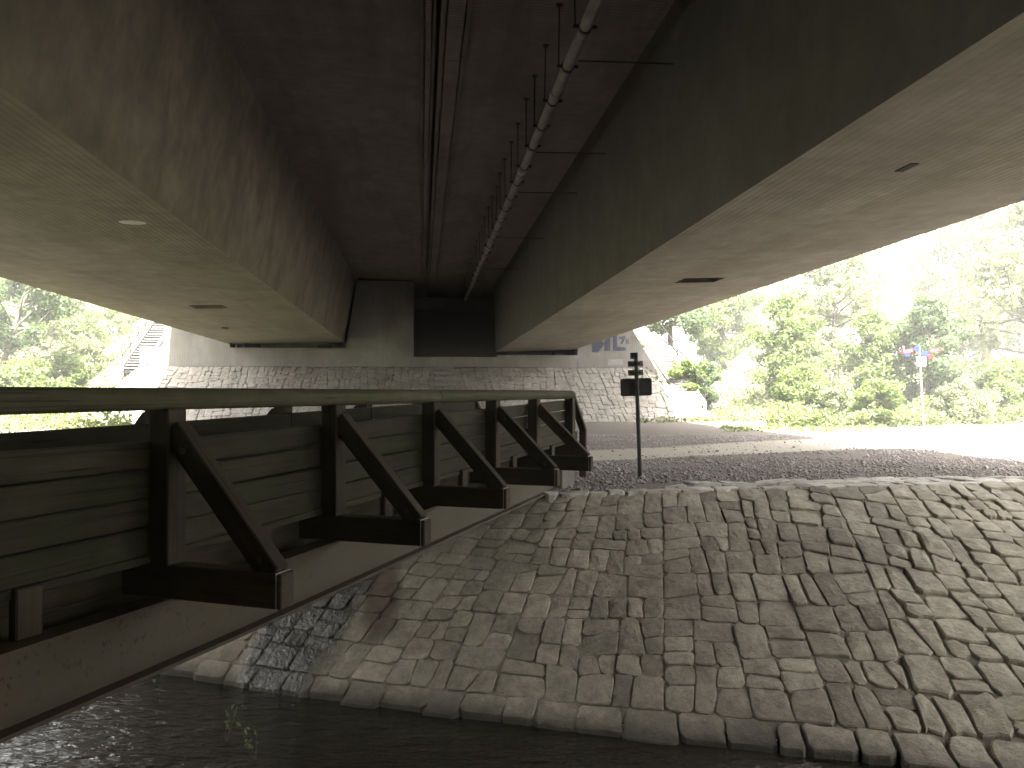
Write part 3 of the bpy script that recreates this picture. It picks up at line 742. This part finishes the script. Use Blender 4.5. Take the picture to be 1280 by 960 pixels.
for k in range(8):
    x = -W + 0.16 + k * 0.21
    for (ta, tb) in ((0.15, 4.6), (4.61, 9.2), (9.21, 13.6)):
        timber('deck_board', (x, -tb, 0.54 + rise(tb)), (x, -ta, 0.54 + rise(ta)), 0.195, 0.05, M_PLANK, fb, bevel=0.005)
for x in (-0.34, -0.89, -1.44): timber('blocking_stringer', (x, -13.6, 0.29 + rise(13.6)), (x, -1.05, 0.29 + rise(1.05)), 0.12, 0.44, M_POST, fb)  # stringers added to block bright slits seen under the deck
timber('lit_board', (-0.30, -5.25, 0.60 + rise(5)), (-0.30, -4.55, 0.60 + rise(4.5)), 0.10, 0.05, M_LITWOOD, fb)  # small board coloured as if warmly lit
mb = MB(); mb.box((-W - 0.15, -1.0, -0.4), (0.12, -0.28, 0.40)); mb.build('concrete_footing', M_WALL, fb, bevel=0.015)
mb = MB(); mb.box((-W - 0.15, -14.5, -0.6), (0.12, -13.5, 0.29)); mb.build('concrete_footing', M_WALL, fb, bevel=0.015)

# ------------------------------------------------------------------ signs
sg = empty('sign_post', (2.24, 14.5, 0), (0, R(-1.9), R(6)), 'dark back of a sign board with two small plates on a thin leaning pole', 'sign')
mb = MB(); mb.tube([(0, 0, -0.15), (0, 0, 2.19)], 0.036, 12); mb.build('pole', M_SIGNBACK, sg)
def rplate(name, w_, h_, th, rad, mat, parent, loc):
    pts = []
    for cx, cz, a0 in ((w_/2-rad, -h_/2+rad, -90), (w_/2-rad, h_/2-rad, 0), (-w_/2+rad, h_/2-rad, 90), (-w_/2+rad, -h_/2+rad, 180)):
        for k in range(5): a_ = R(a0 + 22.5 * k); pts.append((cx + rad * math.cos(a_), cz + rad * math.sin(a_)))
    mb = MB(); mb.prism(pts, 0, th); return mb.build(name, mat, parent, loc=loc)
rplate('sign_board', 0.56, 0.31, 0.02, 0.04, M_SIGNBACK, sg, (0, 0.045, 1.585))
for z in (1.84, 1.995):
    rplate('small_plate', 0.27, 0.10, 0.012, 0.008, M_SIGNGREY, sg, (0, 0.045, z))
    mb = MB(); mb.box((-0.065, -0.045, -0.018), (0.065, 0.05, 0.018)); mb.build('bracket', M_STEEL, sg, loc=(0, 0, z), bevel=0.004)
for z in (1.50, 1.67):
    mb = MB(); mb.tube([(0, 0, -0.02), (0, 0, 0.02)], 0.045, 12); mb.build('bracket', M_STEEL, sg, loc=(0, 0.0, z))
mb = MB(); mb.box((-0.09, 0.0, 0), (-0.01, 0.03, 0.11)); mb.build('top_plate', M_STEEL, sg, loc=(0, 0.01, 2.08))
gx, gy = 16.4, 33.0
fp = empty('direction_post', (gx, gy, 0.0), (0, R(-3.0), R(0)), 'pale finger post with red and blue arrow arms among the bushes', 'signpost')
mb = MB(); mb.tube([(0, 0, -0.2), (0, 0, 3.42)], 0.045, 12); mb.build('pole', M_SIGNGREY, fp)
def arm(x0, x1, z, h_, mat, rot, ink=True):
    s = 1 if x1 > x0 else -1; L = abs(x1 - x0)
    mb = MB(); q = [(0, -h_/2), (L - h_/2, -h_/2), (L, 0), (L - h_/2, h_/2), (0, h_/2)]
    if s < 0: q = [(-x, z_) for x, z_ in q][::-1]
    mb.prism(q, -0.015, 0.015); o_ = mb.build('arrow_arm', mat, fp, loc=(x0, -0.07, z), rot=(0, rot, 0))
    if ink:
        mb = MB(); x = 0.12 * L
        while x < L * 0.7:
            w_ = rnd.uniform(0.03, 0.06); mb.box((s*x if s > 0 else -x - w_, -0.021, -0.03), (s*x + w_ if s > 0 else -x, -0.016, 0.03)); x += w_ + 0.018
        mb.build('lettering', M_WHITE, o_)
arm(-0.28, -0.78, 3.17, 0.17, M_RED, R(-4)); arm(-0.03, -0.27, 3.22, 0.22, M_BLUE, 0, False)
arm(0.06, 0.36, 3.02, 0.24, M_BLUE, R(4), False); arm(0.37, 0.88, 3.12, 0.17, M_RED, R(-3)); arm(0.30, 0.56, 2.88, 0.15, M_RED, R(-3), False); arm(-0.42, -0.64, 3.0, 0.1, M_BLUE, 0, False)
rplate('notice_plate', 0.37, 0.36, 0.02, 0.02, M_WHITE, fp, (0.02, -0.085, 2.72))

# ------------------------------------------------------------------ loose gravel
def scatter_gravel(n):
    x = nrg.uniform(-5, 19, n * 3); y = 12.2 + (nrg.random(n * 3) ** 1.5) * 17
    topy = np.array([np.interp(q, KT[:, 1], KT[:, 2]) for q in x])
    d = (x - 3.8) * -0.513 + (y - 20.7) * 0.858
    keep = (y > topy + np.where(x > 1.9, 0.95, 0.15)) & ((np.abs(d) > 0.7 + np.maximum(x, 0) * 0.15) | (nrg.random(n * 3) < 0.06))
    cl = np.array([mnoise.noise(Vector((a * .8, b * .8, 5))) for a, b in zip(x, y)]); keep &= nrg.random(n * 3) < 0.55 + cl
    x, y = x[keep][:n], y[keep][:n]; m = len(x)
    base = np.array([(1, 0, 0), (0, 1, 0), (-1, 0, 0), (0, -1, 0), (0, 0, .8), (0, 0, -.6)], float)
    tri = np.array([(0, 1, 4), (1, 2, 4), (2, 3, 4), (3, 0, 4), (1, 0, 5), (2, 1, 5), (3, 2, 5), (0, 3, 5)])
    s = nrg.gamma(3, 0.006, m).clip(0.008, 0.06); an = nrg.uniform(0, 6.28, m)
    P_ = base[None] * s[:, None, None] * nrg.uniform(0.6, 1.3, (m, 6, 3))
    c_, s_ = np.cos(an)[:, None], np.sin(an)[:, None]
    X = P_[:, :, 0] * c_ - P_[:, :, 1] * s_; Y = P_[:, :, 0] * s_ + P_[:, :, 1] * c_; Z = P_[:, :, 2]
    zz = np.array([zground(a, b) for a, b in zip(x, y)])
    Vt = np.stack([X + x[:, None], Y + y[:, None], Z + zz[:, None] + s[:, None] * .25], -1).reshape(-1, 3)
    Tr = (tri[None] + (np.arange(m) * 6)[:, None, None]).reshape(-1, 3)
    return Vt, Tr
def npmesh(name, Vt, Tr, mat):
    m = bpy.data.meshes.new(name); k = Tr.shape[1]
    m.vertices.add(len(Vt)); m.vertices.foreach_set('co', Vt.astype(np.float32).ravel())
    m.loops.add(Tr.size); m.loops.foreach_set('vertex_index', Tr.astype(np.int32).ravel())
    m.polygons.add(len(Tr)); m.polygons.foreach_set('loop_start', np.arange(0, Tr.size, k, dtype=np.int32))
    m.update(calc_edges=True); m.validate()
    m.materials.append(mat); return m
tg = NT('gravel_stone'); Pg = tg.pos()
M_GRAVEL = tg.fin(tg.mix(tg.ramp(tg.noise(Pg, 14, 3, 0.8), [(0.3, 0.0), (0.7, 1.0)]), (0.13, 0.118, 0.115), (0.44, 0.405, 0.395)), 0.9)
Vt, Tr = scatter_gravel(60000)
tag(obj('gravel', npmesh('gravel', Vt, Tr, M_GRAVEL)), 'coarse loose gravel between stone bank and wheel track', 'gravel', kind='stuff')

# ------------------------------------------------------------------ trees and bushes
def leaves(centres, rad, n, size, rg_, up=0.3):
    """n bent leaf quads round the clump centres"""
    ci = rg_.integers(0, len(centres), n); c = centres[ci]; r_ = rad[ci]
    d = rg_.normal(size=(n, 3)); d /= np.linalg.norm(d, axis=1)[:, None]
    p = c + d * (r_ * rg_.random(n) ** 0.45)[:, None] * np.array([1, 1, 0.75])
    nrm = d * 0.5 + rg_.normal(size=(n, 3)) * 0.6 + np.array([0, 0, up]); nrm /= np.linalg.norm(nrm, axis=1)[:, None]
    t_ = np.cross(nrm, rg_.normal(size=(n, 3))); t_ /= np.linalg.norm(t_, axis=1)[:, None]; b = np.cross(nrm, t_)
    s = size * rg_.uniform(0.55, 1.35, n)[:, None]
    q = np.stack([p - t_ * s, p - b * s * 0.42 + nrm * s * .12, p + t_ * s, p + b * s * 0.42 + nrm * s * .12], 1).reshape(-1, 3)
    return q, np.arange(4 * n).reshape(-1, 4)
def make_tree(seed, H, spread, nclump, nleaf, size, clear=0.25, lean=0.0):
    rg_ = np.random.default_rng(seed); rr = random.Random(seed); mb = MB()
    pts = [Vector((lean * (k/6)**1.4 + rr.gauss(0, .02 * H * k / 6), rr.gauss(0, .02 * H * k / 6), H * 0.86 * k / 6 - 0.15 * (k == 0))) for k in range(7)]
    mb.tube(pts, [0.028 * H * (1 - 0.13 * k) ** 1.3 * (0.7 if H < 4 else 1) for k in range(7)], 8)
    cs, rs = [], []
    for i in range(nclump):
        h = clear + (1 - clear) * ((i + rr.random()) / nclump); an = rr.uniform(0, 6.283)
        prof_ = math.sin(min(1, (h - clear) / (1 - clear) * 0.85 + 0.15) * math.pi) ** 0.6
        rad_ = spread * prof_ * rr.uniform(0.35, 1.0)
        k = min(5, int(h * 0.86 * 6 / 0.86 * 0.9)); b0 = pts[k].lerp(pts[k+1], rr.random() * .8)
        e = Vector((pts[min(6, k+1)].x + math.cos(an) * rad_, pts[min(6, k+1)].y + math.sin(an) * rad_, H * h))
        mid = b0.lerp(e, 0.5) + Vector((0, 0, -0.03 * H)) + Vector((rr.gauss(0, .03*H), rr.gauss(0, .03*H), 0))
        mb.tube([b0, mid, e], [0.009 * H, 0.006 * H, 0.002 * H], 5, False)
        cs.append(e); rs.append(spread * rr.uniform(0.20, 0.42))
        cs.append(mid.lerp(e, 0.6) + Vector((rr.gauss(0, .1*spread), rr.gauss(0, .1*spread), rr.gauss(0, .08*spread)))); rs.append(spread * rr.uniform(0.12, 0.28))
    tm_ = mesh('trunk', mb.v, mb.f, M_BARK, True)
    q, f = leaves(np.array([tuple(c) for c in cs]), np.array(rs), nleaf, size, rg_)
    return tm_, q, f
TREES = {}
def tree_kind(key, mat, *a, **k):
    tm_, q, f = make_tree(*a, **k); TREES[key] = (tm_, npmesh('crown_' + key, q, f, mat))
tree_kind('broad', M_LEAF_A, 1, 8.0, 3.0, 42, 15000, 0.17, clear=0.12)
tree_kind('dark', M_LEAF_D, 2, 6.5, 2.4, 36, 13000, 0.15, clear=0.15)
tree_kind('sparse', M_LEAF_B, 3, 11.0, 3.6, 34, 7500, 0.17, clear=0.3)
tree_kind('pale', M_LEAF_B, 4, 9.0, 3.4, 40, 11000, 0.17, clear=0.12)
tree_kind('bush', M_LEAF_A, 5, 2.6, 1.7, 26, 9000, 0.11, clear=0.04)
tree_kind('palebush', M_LEAF_B, 6, 2.2, 1.7, 24, 8000, 0.11, clear=0.04)
tree_kind('leaning', M_LEAF_D, 8, 8.5, 2.6, 30, 9000, 0.16, clear=0.45, lean=2.2)
def plant(key, name, px, Y, scale, label, cat='tree', group=None, sz=1.0, rot=None, dz=0.0, x=None):
    X = (px - 640) / F * Y if x is None else x; z = zground(X, Y) - 0.1 + dz
    r_ = empty(name, (X, Y, z), (0, 0, rnd.uniform(0, 6.28) if rot is None else rot), label, cat, group)
    r_.scale = (scale, scale, scale * sz)
    tm_, cm = TREES[key]; obj('trunk', tm_, r_); obj('crown', cm, r_); return r_
GR, GL = 'trees beyond the gravel on the right', 'trees beyond the railing on the left'
plant('dark', 'leafy_tree', 838, 56, 1.15, 'dark green tree rising right behind the stair railing', group=GR)
plant('broad', 'leafy_tree', 905, 62, 1.0, 'broad green tree in the gap right of the stair railing', group=GR)
plant('dark', 'shrub', 882, 47, 0.42, 'low dark shrub on the white slope right of the pole sign', 'shrub', group=GR)
plant('broad', 'leafy_tree', 985, 46, 0.74, 'rounded tree at the left end of the bright thicket', group=GR)
plant('pale', 'leafy_tree', 1045, 49, 0.95, 'pale green tree left of the finger post', group=GR)
plant('broad', 'leafy_tree', 1092, 42, 0.62, 'bushy tree just left of the finger post', group=GR)
plant('dark', 'leafy_tree', 1160, 40, 0.86, 'dark tree directly behind the finger post', group=GR)
plant('sparse', 'tall_tree', 1232, 56, 1.12, 'tall thin crowned tree with bare limbs near the right edge', group=GR)
plant('pale', 'leafy_tree', 1290, 44, 1.2, 'pale tree cut by the right edge of the photo', group=GR)
plant('sparse', 'tall_tree', 1080, 72, 1.25, 'hazy thin tree far behind the finger post', group=GR)
plant('sparse', 'tall_tree', 1150, 80, 1.05, 'farthest thin tree between the finger post and the right edge', group=GR)
plant('pale', 'leafy_tree', 960, 78, 1.25, 'far pale tree behind the left end of the thicket', group=GR)
plant('pale', 'leafy_tree', 1200, 62, 1.3, 'pale rounded tree behind and right of the finger post', group=GR)
plant('broad', 'leafy_tree', 1300, 66, 1.5, 'large tree rising highest at the right edge', group=GR)
plant('bush', 'bush', 1000, 41, 0.95, 'green bush in front of the rounded tree', 'bush', 'bushes along the gravel')
plant('palebush', 'bush', 1050, 38, 0.8, 'pale bush midway between rounded tree and finger post', 'bush', 'bushes along the gravel')
plant('bush', 'bush', 1100, 35.5, 0.75, 'green bush at the grass edge left of the finger post', 'bush', 'bushes along the gravel')
plant('palebush', 'bush', 1205, 36, 0.8, 'pale bush right of the finger post', 'bush', 'bushes along the gravel')
plant('bush', 'bush', 1262, 37, 1.0, 'green bush at the right edge of the grass', 'bush', 'bushes along the gravel')
plant('leaning', 'leafy_tree', -12, 42, 0.95, 'dark greenish tree with leaning bare trunk at the left edge', group=GL, rot=0.5)
plant('pale', 'leafy_tree', 40, 50, 0.85, 'pale tree right of the leaning trunk above the railing', group=GL)
plant('broad', 'leafy_tree', 95, 56, 0.9, 'fresh green tree in the middle of the left opening', group=GL)
plant('broad', 'leafy_tree', 150, 68, 0.85, 'green tree behind the top of the left stairs', group=GL)
plant('pale', 'leafy_tree', -60, 58, 1.1, 'large pale tree cut by the left edge of the photo', group=GL)
plant('bush', 'bush', 30, 41, 1.1, 'bush above the handrail at the left edge', 'bush', 'bushes left of the stairs')
plant('bush', 'bush', 78, 45, 1.0, 'bush above the handrail in the middle of the left opening', 'bush', 'bushes left of the stairs')
plant('palebush', 'bush', 118, 47, 0.8, 'pale low bush nearest the left stairs', 'bush', 'bushes left of the stairs')
plant('bush', 'bush', 858, 46.5, 0.8, 'green bush at the right foot of the railed stairs', 'bush', 'bushes along the gravel')
# low green cover (brambles, grass): one mass
def cover(n, regions, size):
    P_ = []
    for (px0, px1, Y0, Y1, hmax, wgt) in regions:
        for _ in range(int(n * wgt)):
            Y = rnd.uniform(Y0, Y1); px = rnd.uniform(px0, px1); X = (px - 640) / F * Y
            f_ = mnoise.noise(Vector((X * .45, Y * .45, 2))) + 0.25
            if f_ < rnd.uniform(-0.25, 0.4): continue
            P_.append((X, Y, zground(X, Y) + hmax * max(0.05, f_ + 0.25) * rnd.random() ** 1.2))
    P_ = np.array(P_); q, f = leaves(P_, np.full(len(P_), 0.06), len(P_), size, nrg, 0.6); return q, f
q, f = cover(60000, [(960, 1330, 34.5, 42, 1.0, 0.5), (800, 1000, 40, 52, 0.35, 0.10), (900, 1330, 40, 60, 1.4, 0.2), (-60, 165, 30, 60, 0.9, 0.2), (900, 1100, 31, 36, 0.10, 0.03)], 0.11)
tag(obj('ground_cover', npmesh('ground_cover', q, f, leaf_mat('leaf_cover', (0.11, 0.145, 0.055), (0.18, 0.21, 0.095)))), 'low brambles and grass along the edge of the gravel', 'undergrowth', kind='stuff')
# out-of-view woods added on both sides to block side light
wc, wr = [], []
for (x0, x1, y0, y1) in ((16.5, 27, -14, 13), (-30, -17, -14, 10)):
    for _ in range(170):
        X, Y = rnd.uniform(x0, x1), rnd.uniform(y0, y1); wc.append((X, Y, rnd.uniform(-0.5, 11))); wr.append(rnd.uniform(0.9, 2.0))
q, f = leaves(np.array(wc), np.array(wr), 42000, 0.26, nrg)
tag(obj('shade_woods', npmesh('shade_woods', q, f, M_LEAF_D)), 'unseen woods added on both sides to block side light', 'woods', kind='stuff')
# twigs standing in the stream
def sprig(px, py, label, seed):
    rr = random.Random(seed); Y = F * (EYE - ZW) / (py - 490); X = (px - 640) / F * Y
    root = empty('water_plant', (X, Y, ZW), (0, 0, 0), label, 'plant', 'sprigs in the stream')
    mb = MB(); cs = []
    for k in range(3):
        e = Vector((rr.gauss(0, .10), rr.gauss(0, .06), rr.uniform(.18, .42))); mb.tube([Vector((rr.gauss(0, .02), 0, -.05)), e * 0.5 + Vector((rr.gauss(0, .03), 0, 0)), e], [.005, .004, .002], 5); cs += [e, e * .7]
    mb.build('stem', M_BARK, root)
    q, f = leaves(np.array([tuple(c) for c in cs]), np.full(len(cs), 0.06), 11, 0.035, np.random.default_rng(seed)); obj('foliage', npmesh('foliage', q, f, M_LEAF_D), root)
sprig(285, 925, 'leafy sprig in the water nearest the footbridge girder', 3)
sprig(320, 948, 'smaller sprig in the water at the bottom edge', 4)

# ------------------------------------------------------------------ added haze, imitating lens glare over the bright outside
mb = MB(); mb.box((-1100, -1000, -4.2), (1100, 1100, 20.0))
hz = mb.build('haze', None); tag(hz, 'added haze that imitates lens glare outside', 'haze', kind='stuff')
hm = bpy.data.materials.new('glare_haze'); hm.use_nodes = True; hm.node_tree.nodes.clear()
pv = hm.node_tree.nodes.new('ShaderNodeVolumePrincipled'); pv.inputs['Density'].default_value = 0.0024; pv.inputs['Color'].default_value = (0.95, 0.96, 0.93, 1)
ho = hm.node_tree.nodes.new('ShaderNodeOutputMaterial'); hm.node_tree.links.new(pv.outputs[0], ho.inputs['Volume'])
hz.data.materials.append(hm)
